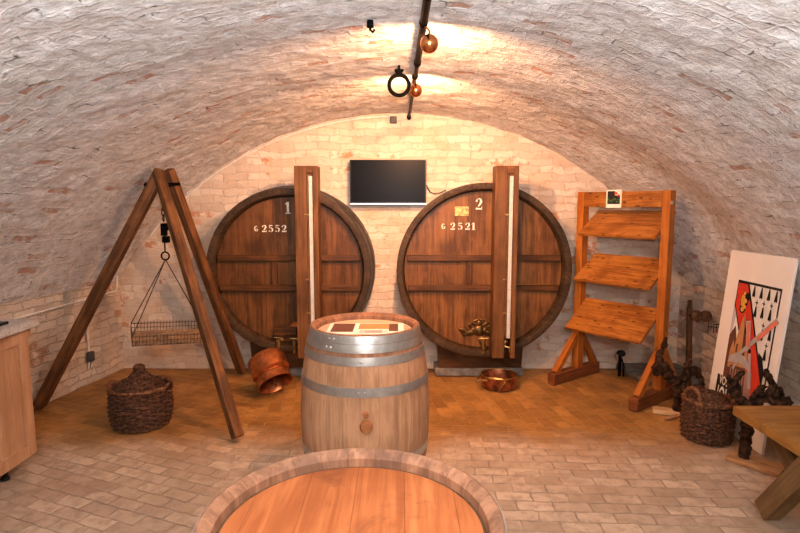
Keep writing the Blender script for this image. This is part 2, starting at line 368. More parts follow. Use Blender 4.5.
def tag(o, label=None, cat=None, group=None, kind=None):
    for k, v in (('label', label), ('category', cat), ('group', group), ('kind', kind)):
        if v: o[k] = v
    return o
def thing(name, label, cat, loc=(0, 0, 0), rot=None, group=None):
    o = bpy.data.objects.new(name, None); COL.objects.link(o); o.empty_display_size = .1
    m = Matrix.Translation(V(loc))
    if rot is not None: m = m @ (rot.to_4x4() if isinstance(rot, Matrix) else Matrix.Rotation(rot, 4, 'Z'))
    o.matrix_basis = m
    return tag(o, label, cat, group)
def copy_tree(o, parent=None):
    c = o.copy(); COL.objects.link(c)
    if parent is not None: c.parent = parent
    for ch in list(o.children): copy_tree(ch, c)
    return c
def aim(d):                                   # rotation taking +Z to d
    return V((0, 0, 1)).rotation_difference(V(d).normalized()).to_matrix()
def text_mesh(body, size, mat, name, parent, M, extrude=.0006, bold=0.0, xs=1.0):
    cu = bpy.data.curves.new(name, 'FONT'); cu.body = body; cu.size = size; cu.extrude = extrude; cu.offset = bold
    cu.align_x = 'CENTER'; cu.align_y = 'CENTER'
    t = bpy.data.objects.new(name, cu); COL.objects.link(t)
    dg = bpy.context.evaluated_depsgraph_get(); me = bpy.data.meshes.new_from_object(t.evaluated_get(dg))
    bpy.data.objects.remove(t); bpy.data.curves.remove(cu)
    me.transform(M @ Matrix.Diagonal((xs, 1, 1, 1))); me.materials.clear(); me.materials.append(mat)
    o = bpy.data.objects.new(name, me); COL.objects.link(o); o.parent = parent; return o

# ------------------------------------------------------------------ the vaulted room
YB, YF = 5.2, -3.2
R0, ZC, W, ZS = 3.09, -.67, 2.68, .87
A0 = math.asin(W/R0)
def sx(y): return 1 + .062*max(-1.0, min(2.4, YB-y))     # the left wall drifts outward towards the viewer
def vault_pt(a, y):
    x = R0*math.sin(a); z = ZC + R0*math.cos(a)
    if x < 0: x *= sx(y)
    else:                                     # the right haunch bulges outward above the shelf rack
        q = max(0.0, min(1.0, (A0-a)/.35)); q = q*q*(3-2*q); q *= min(1.0, max(0.0, a/.35))
        x *= 1 + .11*q*math.exp(-((y-4.32)/.48)**2)
    return V((x, y, z))
def struct(o): o['kind'] = 'structure'; return o
def grid(name, fn, nu, nv, mat, uvfn):
    bm = bmesh.new(); uv = bm.loops.layers.uv.new('UVMap')
    P = [[bm.verts.new(fn(i/nu, j/nv)) for j in range(nv+1)] for i in range(nu+1)]
    for i in range(nu):
        for j in range(nv):
            f = bm.faces.new((P[i][j], P[i+1][j], P[i+1][j+1], P[i][j+1]))
            for lp, (a, b) in zip(f.loops, ((i, j), (i+1, j), (i+1, j+1), (i, j+1))): lp[uv].uv = uvfn(a/nu, b/nv)
    me = bpy.data.meshes.new(name); bm.to_mesh(me); bm.free(); me.materials.append(mat)
    me.polygons.foreach_set('use_smooth', [True]*len(me.polygons))
    o = bpy.data.objects.new(name, me); COL.objects.link(o); return struct(o)
def lump(p, nrm, amp=.014, f=3.2):
    n = mnoise.noise(p*f)*.6 + mnoise.noise(p*f*3.1)*.3 + mnoise.noise(p*f*7.0)*.18
    return p + nrm*(n*amp)
def fv(u, v):
    a = -A0 + 2*A0*u; y = YF + (YB+.02-YF)*v; p = vault_pt(a, y)
    return lump(p, V((-math.sin(a), 0, -math.cos(a))), .020, 5.0)
grid('ceiling', fv, 300, 340, M_vault, lambda u, v: (YF+(YB-YF)*v, 10+R0*2*A0*u))
def fl(u, v):
    y = YF + (YB+.02-YF)*v; return lump(V((-W*sx(y), y, ZS*u)), V((1, 0, 0)), .014)
grid('wall_left', fl, 24, 200, M_sidewall, lambda u, v: (YF+(YB-YF)*v, ZS*u))
def fr(u, v):
    y = YF + (YB+.02-YF)*v; return lump(V((W, y, ZS*u)), V((-1, 0, 0)), .014)
grid('wall_right', fr, 24, 200, M_sidewall, lambda u, v: (YF+(YB-YF)*v+.13, ZS*u))
def endwall(name, y):
    def f(u, v):
        x = -2.75 + 5.45*u if y > 0 else -3.1 + 5.9*u
        return lump(V((x, y, 2.5*v)), V((0, -1, 0)), .012)
    return grid(name, f, 150, 70, M_wall, lambda u, v: (-2.75+5.45*u, 2.5*v+.02))
endwall('wall_back', YB); endwall('wall_front', YF)
def ff(u, v):
    p = V((-3.1+5.9*u, YF+(YB+.02-YF)*v, 0)); return V((p.x, p.y, mnoise.noise(p*1.7)*.004 - .004))
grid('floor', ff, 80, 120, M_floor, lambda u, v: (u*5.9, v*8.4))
# concrete ledge along the foot of the far right corner, and footings under the casks
struct(MB().prism([(2.14, 4.70, 0), (2.70, 4.70, 0), (2.70, 5.22, 0), (2.10, 5.22, 0)], (0, 0, .055)).build('trim_1', M_concrete, bevel=.01))
struct(MB().box((-.98, 5.07, .04), (.78, .24, .08)).build('trim_2', M_concrete, bevel=.012))
struct(MB().box((.735, 5.07, .04), (.82, .24, .08)).build('trim_3', M_concrete, bevel=.012))

# ------------------------------------------------------------------ the two big casks
def cask(num, serial, label, cx, R, RB, headmat, postx, vert_x, numx, serx):
    cz = 1.0; yf = 4.80
    t = thing('wine_cask', label, 'cask', (cx, yf, 0), None, 'large casks against the far wall')
    Ry = Matrix.Rotation(-PI/2, 3, 'X')                      # lathe z -> world +Y
    prof = [(RB, .39), (RB, .26), ((R+RB)/2, .10), (R, 0), (R-.014, -.004), (R-.050, .002), (R-.062, .02), (R-.068, .10), (R-.068, .39)]
    body = MB().lathe(prof, 96, Ry, (0, 0, cz), closed=True).build('stave_body', M_caskstave, t)
    # move texture centre to the axis: rebuild object origin at the axis
    for v in body.data.vertices: v.co.z -= cz
    body.location = (0, 0, cz)
    for y0, y1 in ((.035, .095), (.20, .27)):
        def rr(y): return (R + (RB-R)/2*y/.10 if y < .10 else (R+RB)/2 + (RB-R)/2*min(1, (y-.10)/.16)) + .001
        r0, r1 = rr(y0), rr(y1)
        MB().lathe([(r0, y0), (r0+.004, y0), (r1+.004, y1), (r1, y1)], 96, Ry, (0, 0, cz), closed=True).build('hoop', M_oldhoop, t)
    head = MB().lathe([(0, .085), (R-.071, .085), (R-.071, .115), (0, .115)], 96, Ry, (0, 0, cz)).build('head', headmat, t)
    ri = R-.075
    for z in (1.112, .843):
        hw = math.sqrt(ri**2 - (abs(z-cz)+.03)**2)
        MB().box((0, .062, z), (2*hw, .046, .052)).build('batten', M_bar, t, bevel=.006)
    MB().box((vert_x-cx, .068, .978), (.05, .034, .216)).build('stile', M_bar, t, bevel=.005)
    # gauge post: two side boards, a recessed back board, glass tube and white scale
    p = MB(); px = postx - cx; zt, zb = 1.905, .262
    p.box((px-.0475, -.085, (zt+zb)/2), (.100, .16, zt-zb))
    p.box((px+.0775, -.085, (zt+zb)/2), (.040, .16, zt-zb))
    p.box((px+.030, -.078, (zt+.43)/2), (.055, .13, zt-.43))
    p.box((px+.030, -.085, zt-.03), (.055, .158, .06))
    post = p.build('gauge_post', M_post, t, bevel=.003)
    MB().tube([(px+.0095, -.150, .46), (px+.0095, -.150, zt-.07)], .0055, 8).build('sight_tube', M_glass, post)
    MB().box((px+.037, -.155, (1.82+.44)/2), (.029, .020, 1.82-.44)).build('scale_strip', M_scale, post)
    k = MB()
    for i in range(66):
        k.box((px+.047 if i % 5 else px+.042, -.1655, .46+i*.0202), (.010 if i % 5 else .020, .0012, .0016))
    k.build('scale_tick', M_tick, post, smooth=0)
    for z in (1.50, .95, .66):
        MB().box((px+.005, -.158, z), (.022, .020, .014)).ball((px-.012, -.168, z), .007).build('tube_clip', M_brass, post)
    # tap at the foot of the gauge tube
    g = MB().tube([(px+.02, -.02, .40), (px+.02, -.12, .40)], .016, 12).tube([(px+.02, -.10, .45), (px+.02, -.10, .34)], .012, 10)
    g.tube([(px+.02, -.12, .355), (px+.055, -.13, .35), (px+.06, -.13, .31)], .010, 8).box((px+.02, -.10, .458), (.055, .014, .012)).ball((px+.02, -.125, .40), .022)
    g.build('gauge_tap', M_brass, t)
    # painted figures
    G = {'1': [([(.12, .76), (.42, .98)], [.05, .16]), ([(.5, 1), (.5, 0)], [.32, .34]), ([(.14, .04), (.86, .04)], [.1, .1])],
         '2': [([(.16, .70), (.20, .84)], [.26, .22]), ([(.2, .86), (.45, .97), (.72, .90), (.80, .72), (.66, .50), (.40, .30)], [.08, .10, .24, .32, .26, .16]), ([(.06, .12), (.94, .10)], [.24, .20]), ([(.86, .06), (.92, .30)], [.14, .06])],
         '5': [([(.22, .92), (.84, .92)], [.18, .14]), ([(.24, .98), (.21, .56)], [.10, .09]), ([(.30, .58), (.58, .62), (.80, .46), (.80, .22), (.58, .04)], [.08, .14, .28, .28, .10]), ([(.14, .20), (.34, .07)], [.24, .14])],
         'G': [([(.80, .82), (.55, .96), (.26, .82), (.18, .5), (.28, .16), (.58, .04)], [.10, .12, .24, .28, .22, .10]), ([(.80, .42), (.80, .06)], [.22, .22]), ([(.52, .42), (.94, .42)], [.10, .10])]}
    def put(ch, x, z, hgt, wid):
        m = MB()
        for pts, ws in G[ch]:
            Lp, Rp = [], []
            for i, (a, b) in enumerate(pts):
                q0, q1 = pts[max(i-1, 0)], pts[min(i+1, len(pts)-1)]
                dx, dy = (q1[0]-q0[0])*wid, (q1[1]-q0[1])*hgt; L = math.hypot(dx, dy); w_ = ws[i]*wid/2
                cx_, cy_ = x-cx+(a-.5)*wid, z+(b-.5)*hgt
                Lp.append((cx_-dy/L*w_, .0838, cy_+dx/L*w_)); Rp.append((cx_+dy/L*w_, .0838, cy_-dx/L*w_))
            for i in range(len(Lp)-1): m.prism([Lp[i], Lp[i+1], Rp[i+1], Rp[i]], (0, .0012, 0))
        m.build('painted_number', M_paint, head, smooth=0)
    put(num, numx, 1.555 if num == '1' else 1.588, .105, .062)
    put('G', serx[0], 1.372 if num == '1' else 1.392, .050, .036)
    for ch, xx in zip(serial, serx[1:]): put(ch, xx, 1.372 if num == '1' else 1.392, .064, .046)
    # cradle
    MB().prism([(-.38, .15, .082), (.38, .15, .082), (.40, .15, cz-math.sqrt(RB*RB-.16)-.004), (.2, .15, cz-math.sqrt(RB*RB-.04)-.004), (0, .15, cz-RB-.004), (-.2, .15, cz-math.sqrt(RB*RB-.04)-.004), (-.40, .15, cz-math.sqrt(RB*RB-.16)-.004)], (0, .24, 0)).build('cradle', M_bar, t, bevel=.006)
    return t, head
c1, h1 = cask('1', '2552', 'dark round wine cask end painted 1 and 2552, left of the television', -.985, .722, .752, M_caskhead, -.785, -1.117, -.990, (-1.277, -1.204, -1.1455, -1.087, -1.028))
c2, h2 = cask('2', '2521', 'big tan wine cask end painted 2 and 2521, right of the television', .742, .772, .748, M_caskhead2, .895, .617, .697, (.384, .468, .533, .600, .652))
# brass plate and carved bronze escutcheon on cask two
MB().box((.545-.742, .081, 1.525), (.125, .006, .085)).build('name_plate', M_brass, c2, bevel=.002)
es = MB(); ex = .715-.742
es.ball((ex, .078, .455), .052, 2, (1.05, .45, 1))
for s_ in (-1, 1):
    for k in range(7):
        a = k/6; es.ball((ex + s_*(.05+.115*a), .078, .455 - .02*math.sin(a*5) - .012*a), .034 - .014*a, 2, (1.1, .5, .9))
    es.tube([(ex+s_*.03, .076, .50), (ex+s_*.07, .07, .525), (ex+s_*.10, .072, .505), (ex+s_*.075, .072, .49)], .009, 6)
    es.tube([(ex+s_*.10, .076, .42), (ex+s_*.15, .07, .415), (ex+s_*.16, .072, .44)], .008, 6)
es.ball((ex, .076, .515), .028, 2, (1, .5, 1.2)); es.tube([(ex-.05, .076, .54), (ex, .07, .56), (ex+.05, .076, .54)], .006, 6)
es.build('escutcheon', M_bronze, c2)
tp = MB(); tx = .742-.742
tp.lathe([(0, 0), (.03, 0), (.034, .012), (.02, .03), (.018, .08), (.024, .10), (.02, .115), (0, .118)], 16, Matrix.Rotation(PI/2, 3, 'X'), (tx, .085, .365))
tp.tube([(tx, -.015, .39), (tx, -.02, .33), (tx, -.022, .265)], [.02, .017, .013], 10).tube([(tx-.045, -.01, .40), (tx+.045, -.01, .40)], .009, 8)
tp.build('tap', M_brass, c2)
# tap gear on cask one: copper disc, wooden block and brass cocks
CX1 = .985
q = MB().lathe([(0, 0), (.062, 0), (.062, .02), (.05, .03), (0, .034)], 32, Matrix.Rotation(PI/2, 3, 'X'), (-.945+CX1, .085, .47)).build('access_disc', M_oldcopper, c1)
MB().box((-1.03+CX1, .05, .455), (.21, .07, .075)).build('stop_block', M_bar, c1, bevel=.006)
for bx, bz in ((-.945, .35), (-1.085, .36)):
    x = bx+CX1; tb = MB()
    tb.lathe([(0, 0), (.028, 0), (.03, .012), (.017, .02), (.016, .10), (0, .105)], 16, Matrix.Rotation(PI/2, 3, 'X'), (x, .085, bz))
    tb.tube([(x, 0, bz+.03), (x, -.005, bz-.03), (x, -.01, bz-.085)], [.018, .016, .012], 10)
    tb.tube([(x-.035, 0, bz+.045), (x+.035, 0, bz+.045)], .008, 8)
    tb.build('tap', M_brass, c1)

# ------------------------------------------------------------------ oak barrels
def barrel(label, loc, H, re, rb, chw, headmat, hoops, bung):
    t = thing('oak_barrel', label, 'barrel', loc, None, 'oak barrels standing in the aisle')
    def rad(z): k = (z-H/2)/(H/2); return re + (rb-re)*(1-abs(k)**2.1)
    n = 28; outer = [(rad(H*i/n), H*i/n) for i in range(n+1)]
    inner = [(re-.006, H+.003), (re-chw*.55, H-.002), (re-chw, H-.016), (re-chw-.004, H-.075), (re-chw-.004, .075), (re-chw, .016), (re-.01, 0)]
    MB().lathe(outer[:-4], 96).build('stave_body', M_stave, t)
    MB().lathe(outer[-5:] + inner, 96).build('chime', M_chime, t)
    MB().lathe([(re-chw-.013, H-.0375), (re-chw-.003, H-.0355), (re-chw-.003, H-.05), (re-chw-.013, H-.05)], 96, closed=True).build('dark_gap_ring', M_dkwood, t)  # dark ring added to blacken the gap between chime and head
    hd = MB().lathe([(0, H-.034), (re-chw-.010, H-.034), (re-chw-.014, H-.040), (re-chw-.014, H-.07), (0, H-.07)], 96).build('head', headmat, t)
    for a, b in hoops:
        m = (a+b)/2
        hp = MB().lathe([(rad(a)+.0005, a), (rad(a)+.0035, a), (rad(m)+.004, m), (rad(b)+.0035, b), (rad(b)+.0005, b)], 96).build('hoop', M_hoop, t)
        th0 = random.uniform(-1.75, -1.35) if a < .86*H else random.uniform(-2.35, -2.1)
        for d in (0, .085):
            th = th0 + d; r = rad(m)+.0045
            MB().ball((r*math.cos(th), r*math.sin(th), m), .006, 2).build('rivet', M_silver, hp)
    if bung:
        th, z = bung; r = rad(z); d = V((math.cos(th), math.sin(th), 0))
        MB().lathe([(0, -.02), (.033, -.02), (.031, .016), (.025, .030), (0, .033)], 24, aim(d), d*r + V((0, 0, z))).build('bung', M_bung, t)
        sp = d*(rad(z+.058)) + V((0, 0, z+.058))
        MB().lathe([(0, -.01), (.016, -.01), (.013, .022), (0, .024)], 12, aim(d), sp).build('spile_peg', M_bung, t)
    return t
H1 = [(.908, .946), (.866, .906), (.805, .846), (.655, .700), (.285, .330), (.115, .155), (.01, .05)]
barrel('pale oak barrel with grey hoops and a printed sheet on top, behind the nearest barrel', (-.19, 2.92, 0), .95, .289, .350, .026, M_head1, H1, (-1.50, .515))
barrel('nearest oak barrel with a bare orange head, cut off by the bottom edge', (-.10, 1.075, 0), .95, .312, .358, .029, M_head, H1, None)
# printed sheet lying on the middle barrel
lf = thing('printed_sheet', 'cream printed sheet with brown pictures lying on the middle barrel', 'print', (-.185, 2.93, .9165))
MB().box((0, 0, .001), (.41, .25, .002)).build('paper', M_paper, lf, smooth=0)
MB().box((-.125, .015, .0025), (.12, .20, .001)).build('picture', I_brown, lf, smooth=0)
MB().box((.045, .045, .0025), (.17, .13, .001)).build('picture', I_tan, lf, smooth=0)
MB().box((.15, .02, .003), (.05, .18, .001)).build('picture', I_brown, lf, smooth=0)
st = MB()
for k in range(5): st.box((.03+.03*(k % 2), -.05-.014*k, .0025), (.12, .005, .0008))
st.build('text_line', I_brown, lf, smooth=0)

# ------------------------------------------------------------------ television
tv = thing('television', 'flat black television on the far wall between the casks', 'television', (-.11, 5.10, 1.583))
MB().box((0, 0, .205), (.700, .035, .404)).build('casing', M_black, tv, bevel=.004)
MB().box((0, -.0185, .212), (.680, .003, .378)).build('screen', M_screen, tv, smooth=0)
MB().box((0, -.018, .006), (.700, .006, .010)).build('bottom_strip', M_silver, tv, smooth=0)
MB().box((0, .05, .2), (.30, .10, .22)).build('wall_mount', M_black, tv, bevel=.004)
tag(MB().tube([(.245, 5.12, 1.76), (.28, 5.165, 1.70), (.32, 5.175, 1.685), (.37, 5.175, 1.69), (.43, 5.17, 1.72)], .0045, 6).build('cable', M_black), 'thin black cable running from the television to the right cask', 'cable')

# ------------------------------------------------------------------ ceiling fittings
def pipe_x(y): return .107 - (y-2.0)*.008
tk = thing('lamp_track', 'dark pipe running along the crown of the vault', 'lamp track', (.1, 3.2, 2.375))
MB().tube([(pipe_x(y), y, 2.372) for y in (-2.5, 0, 2, 3.15)], .017, 12).build('pipe', M_pipe, tk, world=True)
MB().tube([(pipe_x(y), y, 2.372) for y in (3.2, 4.2, 5.16)], .012, 12).build('thin_pipe', M_pipe, tk, world=True)
for y in (2.15, 3.17, 4.0, 5.1):
    MB().tube([(pipe_x(y), y-.03, 2.372), (pipe_x(y), y+.03, 2.372)], .0205, 12).tube([(pipe_x(y), y, 2.38), (pipe_x(y), y, 2.425)], .006, 8).build('coupling', M_iron, tk, world=True)
def lamp(loc, label):
    t = thing('spot_lamp', label, 'lamp', loc, None, 'copper globe lamps on the track')
    r = .040; pr = []
    for i in range(19):
        a = PI - (PI*.62)*i/18          # closed side points back to the viewer, open side to the far wall
        pr.append((max(0, r*math.sin(a)), r*math.cos(a)))
    pr2 = [(max(0, p[0]-.0015) if i else 0, p[1]+(.0015 if i < 5 else 0)) for i, p in enumerate(pr)]
    MB().lathe(pr + pr2[::-1], 40, Matrix.Rotation(-PI/2, 3, 'X')).build('globe', M_copper, t, smooth=60)
    b = MB().ball((0, .004, 0), .016, 2).build('bulb', M_bulb, t)
    MB().tube([(0, 0, .038), (0, 0, .055), (pipe_x(loc[1])-loc[0], 0, 2.372-loc[2]-.012)], .0055, 8).build('stem', M_copper, t)
    MB().tube([(pipe_x(loc[1])-loc[0], -.015, 2.372-loc[2]), (pipe_x(loc[1])-loc[0], .015, 2.372-loc[2])], .0195, 12).build('clip', M_iron, t)
    L = bpy.data.lights.new('lamp_light', 'SPOT'); L.energy = SPOT_W; L.color = WARM; L.spot_size = math.radians(170); L.spot_blend = 1.0; L.shadow_soft_size = .018
    lo = bpy.data.objects.new('lamp_light', L); COL.objects.link(lo); lo.parent = t
    lo.location = (0, .050, -.003); lo.rotation_euler = (math.radians(90-27), 0, 0)
    return t
WARM = (1.0, .47, .22); SPOT_W = 222
Mb = NT('lamp_bulb'); Mb.b.inputs['Emission Color'].default_value = (1, .6, .28, 1); Mb.b.inputs['Emission Strength'].default_value = 20; M_bulb = Mb.m
lamp((.128, 2.49, 2.283), 'larger looking copper globe lamp, nearer one under the ceiling pipe')
lamp((.098, 3.52, 2.290), 'smaller looking copper globe lamp beside the black iron ring')
rg = thing('iron_ring', 'black iron ring hanging from the crown of the vault', 'ring', (-.006, 3.44, 2.305))
MB().tube([(.060*math.cos(a*PI/20), 0, .060*math.sin(a*PI/20)) for a in range(40)], .0125, 10, closed=True).build('ring', M_iron, rg)
MB().lathe([(0, .125), (.008, .125), (.008, .092), (.030, .090), (.026, .080), (.012, .066), (0, .066)], 16).build('bracket', M_iron, rg)
hk = MB().lathe([(0, .03), (.014, .03), (.016, .0), (0, 0)], 14).tube([(0, 0, .005), (0, -.005, -.012), (.012, -.008, -.024), (.02, -.01, -.012)], .006, 8).build('ceiling_hook', M_iron)
hk.location = (-.135, 2.6, 2.385); tag(hk, 'small black iron hook in the vault, left of the pipe', 'hook')
bx = MB().box((0, 0, 0), (.062, .04, .062)).build('junction_box', M_greybox, bevel=.004); bx.location = (-.06, 5.165, 2.355)
tag(bx, 'small dark grey junction box on the far wall, top centre', 'box')
pts = []
for i in range(40):
    a = -math.radians(50) + (math.radians(50)-math.radians(2))*i/39
    p = vault_pt(a, 5.17); pts.append((p.x - .03*math.sin(a), 5.175, p.z - .03*math.cos(a)))
tag(MB().tube(pts, .009, 8).build('conduit', M_conduit), 'pale grey conduit curving along the arch of the far wall', 'conduit')
def wl(y): return -W*sx(y)
cd = thing('wall_conduit', 'thin grey conduit with a socket low on the left wall', 'conduit', (wl(4.72), 4.72, .25))
MB().tube([(wl(y)+.026, y, z) for y, z in ((3.2, .72), (4.1, .745), (4.72, .765), (5.1, .775))] + [(wl(5.12)+.026, 5.12, .80), (wl(5.14)+.026, 5.14, .92)], .009, 8).build('horizontal_run', M_conduit, cd, world=True)
x0 = wl(4.72)+.024
MB().tube([(x0, 4.72, .76), (x0, 4.72, .30)], .009, 8).tube([(x0, 4.72, .22), (x0, 4.70, .15), (x0, 4.74, .14), (x0, 4.76, .20)], .006, 8).build('drop', M_conduit, cd, world=True)
MB().box((x0+.012, 4.72, .255), (.045, .06, .085)).build('socket', M_greybox, cd, bevel=.005, world=True)

# ------------------------------------------------------------------ tripod with hanging wire tray
AP = V((-1.80, 4.2, 1.76))
tr = thing('pole_tripod', 'tall tripod of three rough timber poles at the left', 'tripod', (-1.8, 4.2, 0))
for foot, w, off in (((-2.80, 4.12, 0), .088, V((-.028, 0, .03))), ((-1.085, 3.53, 0), .072, V((.012, -.055, .02))), ((-1.475, 4.98, 0), .074, V((.05, .055, .035)))):
    f = V(foot); d = (AP+off-f).normalized()
    m = MB().beam(f + V((0, 0, .035)), AP+off+d*.06, w, w*.92)
    pl = m.build('pole', M_tripod, tr, bevel=.010, world=True)
MB().tube([AP+V((-.11, -.02, -.03)), AP+V((.13, .02, -.02))], .012, 8).tube([AP+V((.012+.055*math.cos(a*.524), .055*math.sin(a*.524), -.03+.01*math.sin(a))) for a in range(12)], .010, 6, closed=True).ball(AP+V((-.10, -.03, -.03)), .022).build('bolt', M_iron, tr, world=True)
# hoist: chain, pulley block, ring and hook
ho = thing('chain_hoist', 'black chain hoist with a ring hanging from the tripod head', 'hoist', AP - V((0, 0, .08)))
ch = MB()
for i in range(5):
    z = -.03 - i*.042; pts = []
    for k in range(12):
        a = k*PI/6; u, w_ = .012*math.cos(a), .027*math.sin(a)
        pts.append((u, 0, z+w_) if i % 2 else (0, u, z+w_))
    ch.tube(pts, .0045, 6, closed=True)
ch.build('chain', M_chain, ho)
bl = MB().box((0, 0, -.285), (.042, .034, .095)).lathe([(0, -.02), (.03, -.02), (.03, .02), (0, .02)], 18, Matrix.Rotation(PI/2, 3, 'X'), (.012, 0, -.265)).box((.012, 0, -.36), (.05, .04, .05))
bl.tube([(0, 0, -.33), (0, 0, -.455)], .006, 8); bl.build('pulley_block', M_iron, ho, bevel=.004)
MB().tube([(.030*math.cos(a*PI/10), 0, -.487+.030*math.sin(a*PI/10)) for a in range(20)], .0065, 8, closed=True).build('ring', M_iron, ho)
ring_w = AP - V((0, 0, .08)) + V((0, 0, -.515))
ty = thing('wire_tray', 'rectangular wire basket of rods hanging on cords inside the tripod', 'basket', (-1.82, 4.235, .55), math.radians(27))
ty.matrix_basis = ty.matrix_basis @ Matrix.Rotation(math.radians(4), 4, 'X') @ Matrix.Rotation(math.radians(3.5), 4, 'Y')
hx, hy, hh = .262, .19, .068
fr_ = MB()
for z in (0, hh): fr_.tube([(-hx, -hy, z), (hx, -hy, z), (hx, hy, z), (-hx, hy, z)], .0042, 6, closed=True)
fr_.build('rim_wire', M_rod, ty)
vw = MB()
for i in range(23):
    x = -hx + 2*hx*i/22
    for y in (-hy, hy): vw.tube([(x, y, -.002), (x, y, hh+.014)], .0026, 5)
for i in range(13):
    y = -hy + 2*hy*i/12
    for x in (-hx, hx): vw.tube([(x, y, -.002), (x, y, hh+.01)], .0026, 5)
for z in (hh*.5,):
    vw.tube([(-hx, -hy, z), (hx, -hy, z), (hx, hy, z), (-hx, hy, z)], .0026, 5, closed=True)
vw.build('side_wire', M_rod, ty)
rd = MB()
for i in range(15): rd.tube([(-hx, -hy+2*hy*(i+.5)/15, 0), (0, -hy+2*hy*(i+.5)/15 + random.uniform(-.006, .006), random.uniform(-.002, .006)), (hx, -hy+2*hy*(i+.5)/15, 0)], .006, 6)
rd.build('floor_rod', M_reed, ty)
mi = ty.matrix_basis.inverted()
for sx_, sy_ in ((-1, -1), (1, -1), (1, 1), (-1, 1)):
    a = V((sx_*hx, sy_*hy, hh)); b = mi @ ring_w
    MB().tube([a, (a+b)/2, b], .0038, 6).build('cord', M_cord, ty)

# ------------------------------------------------------------------ wickerwork
def weave(m, zr, N, amp, rt, jit=0.0):
    """rows of strands woven round stakes: zr = [(z, r)]"""
    for k, (z, r) in enumerate(zr):
        pts = []; ph = (k % 2)*PI; dz = random.uniform(-jit, jit)
        for i in range(N*3):
            a = 2*PI*i/(N*3)
            rr = r + amp*math.cos(a*N/2+ph) + random.uniform(-jit, jit)
            pts.append((rr*math.cos(a), rr*math.sin(a), z + dz + random.uniform(-jit, jit)*.6))
        m.tube(pts, rt, 5, closed=True)
def hoophandle(c, ang, w, h, r, name, mat, parent, tilt=.4):
    d = V((math.cos(ang), math.sin(ang), 0)); tn = V((-math.sin(ang), math.cos(ang), 0)); m = MB()
    pts = [V(c) + tn*(w*math.cos(PI*k/12)) + (V((0, 0, 1)) + d*tilt)*(h*math.sin(PI*k/12)) for k in range(13)]
    m.tube(pts, [r*(1+.18*math.sin(k*2.4)) for k in range(13)], 8)
    return m.build(name, mat, parent)
dj = thing('wicker_demijohn', 'dark wicker demijohn basket with a pointed neck, under the tripod', 'demijohn', (-1.875, 3.845, 0))
m = MB(); zr = [(.014+.0165*k, .178 + .028*math.sin(PI*min(1, (k+1)/13)*.72)) for k in range(17)]
weave(m, zr, 26, .007, .0098, .0025)
m.build('basket', M_wickerdk, dj)
m = MB()
for i in range(28):
    a = 2*PI*i/28; m.tube([(zr_r*math.cos(a), zr_r*math.sin(a), z) for z, zr_r in ((.004, .176), (.10, .198), (.20, .204), (.285, .20))], .006, 5)
m.build('stake', M_wickerdk, dj)
m = MB(); weave(m, [(.285+.009*j, .2005+.004*j) for j in range(2)], 28, .004, .0105, .002); m.build('rim', M_wicker, dj)
m = MB(); cone = [(.258+.0090*k, .176*(1-(k/15)**.82*.80)) for k in range(16)]
weave(m, cone, 24, .004, .0078, .002)
for i in range(24):
    a = 2*PI*i/24; m.tube([(r*math.cos(a), r*math.sin(a), z) for z, r in cone[::3]], .0045, 5)
m.build('shoulder_cover', M_wickerdk, dj)
m = MB(); weave(m, [(.385+.0090*k, .036 - .0006*k) for k in range(6)], 14, .003, .0065, .001)
m.lathe([(0, .444), (.026, .444), (.034, .438), (.034, .426), (.028, .420), (.028, .37), (0, .37)], 20); m.build('neck', M_wickerdk, dj)
hoophandle((.205, -.02, .27), -.15, .055, .045, .010, 'handle', M_wicker, dj); hoophandle((-.2, .02, .27), PI-.15, .055, .04, .010, 'handle', M_wicker, dj)

hp = thing('wicker_hamper', 'round brown wicker hamper with a domed lid by the poster board', 'hamper', (2.095, 3.61, 0))
m = MB(); zr = [(.010+.0152*k, .146 + .010*math.sin(PI*k/17)) for k in range(18)]
weave(m, zr, 26, .0065, .0088, .0010); m.build('body', M_wickerdk, hp)
m = MB()
for i in range(26):
    a = 2*PI*i/26; m.tube([(r*math.cos(a), r*math.sin(a), z) for z, r in ((.003, .146), (.13, .156), (.27, .147))], .005, 5)
m.build('stake', M_wicker, hp)
m = MB(); weave(m, [(.268+.011*j, .154) for j in range(2)], 26, .004, .0115, .001); m.build('rim', M_wicker, hp)
lid = [(.266+.066*(1-(r/.138)**1.6), r) for r in [.138-.0115*k for k in range(12)]]
m = MB(); weave(m, lid, 20, .004, .0080, .0012)
for i in range(20):
    a = 2*PI*i/20; m.tube([(r*math.cos(a), r*math.sin(a), z) for z, r in lid[::3]], .0045, 5)
m.ball((0, 0, .330), .02, 2, (1, 1, .5)); m.build('lid', M_wickerdk, hp)
hoophandle((-.135, -.05, .285), PI+.5, .055, .085, .0125, 'handle', M_wicker, hp, .1); hoophandle((.125, -.065, .285), -.5, .055, .065, .0125, 'handle', M_wicker, hp, .1)

# ------------------------------------------------------------------ copper vessels
axd = V((.46, -.56, -.69)).normalized()
bk = thing('copper_bucket', 'orange copper bucket tipped mouth down against the left cask footing', 'bucket', (-1.10, 4.40, 0))
Rm = aim(axd)
base = V((-.045, .15, .2965))
prof = [(0, 0), (.135, 0), (.152, .010), (.158, .03), (.158, .155), (.150, .166), (.133, .174), (.135, .215), (.147, .26), (.150, .262), (.146, .264), (.131, .217), (.128, .174), (.145, .160), (.153, .152), (.153, .032), (.13, .006), (0, .006)]
MB().lathe(prof, 56, Rm, base).build('body', M_oldcopper, bk)
MB().lathe([(.1335, .178), (.138, .180), (.139, .190), (.135, .192)], 56, Rm, base, closed=True).build('band', M_copper, bk)
e0 = base + Rm @ V((.05, 0, .03)); e1 = base + Rm @ V((.06, -.03, .255))
MB().tube([e0, (e0+e1)/2, e1], .013, 8).build('handle', M_oldcopper, bk)
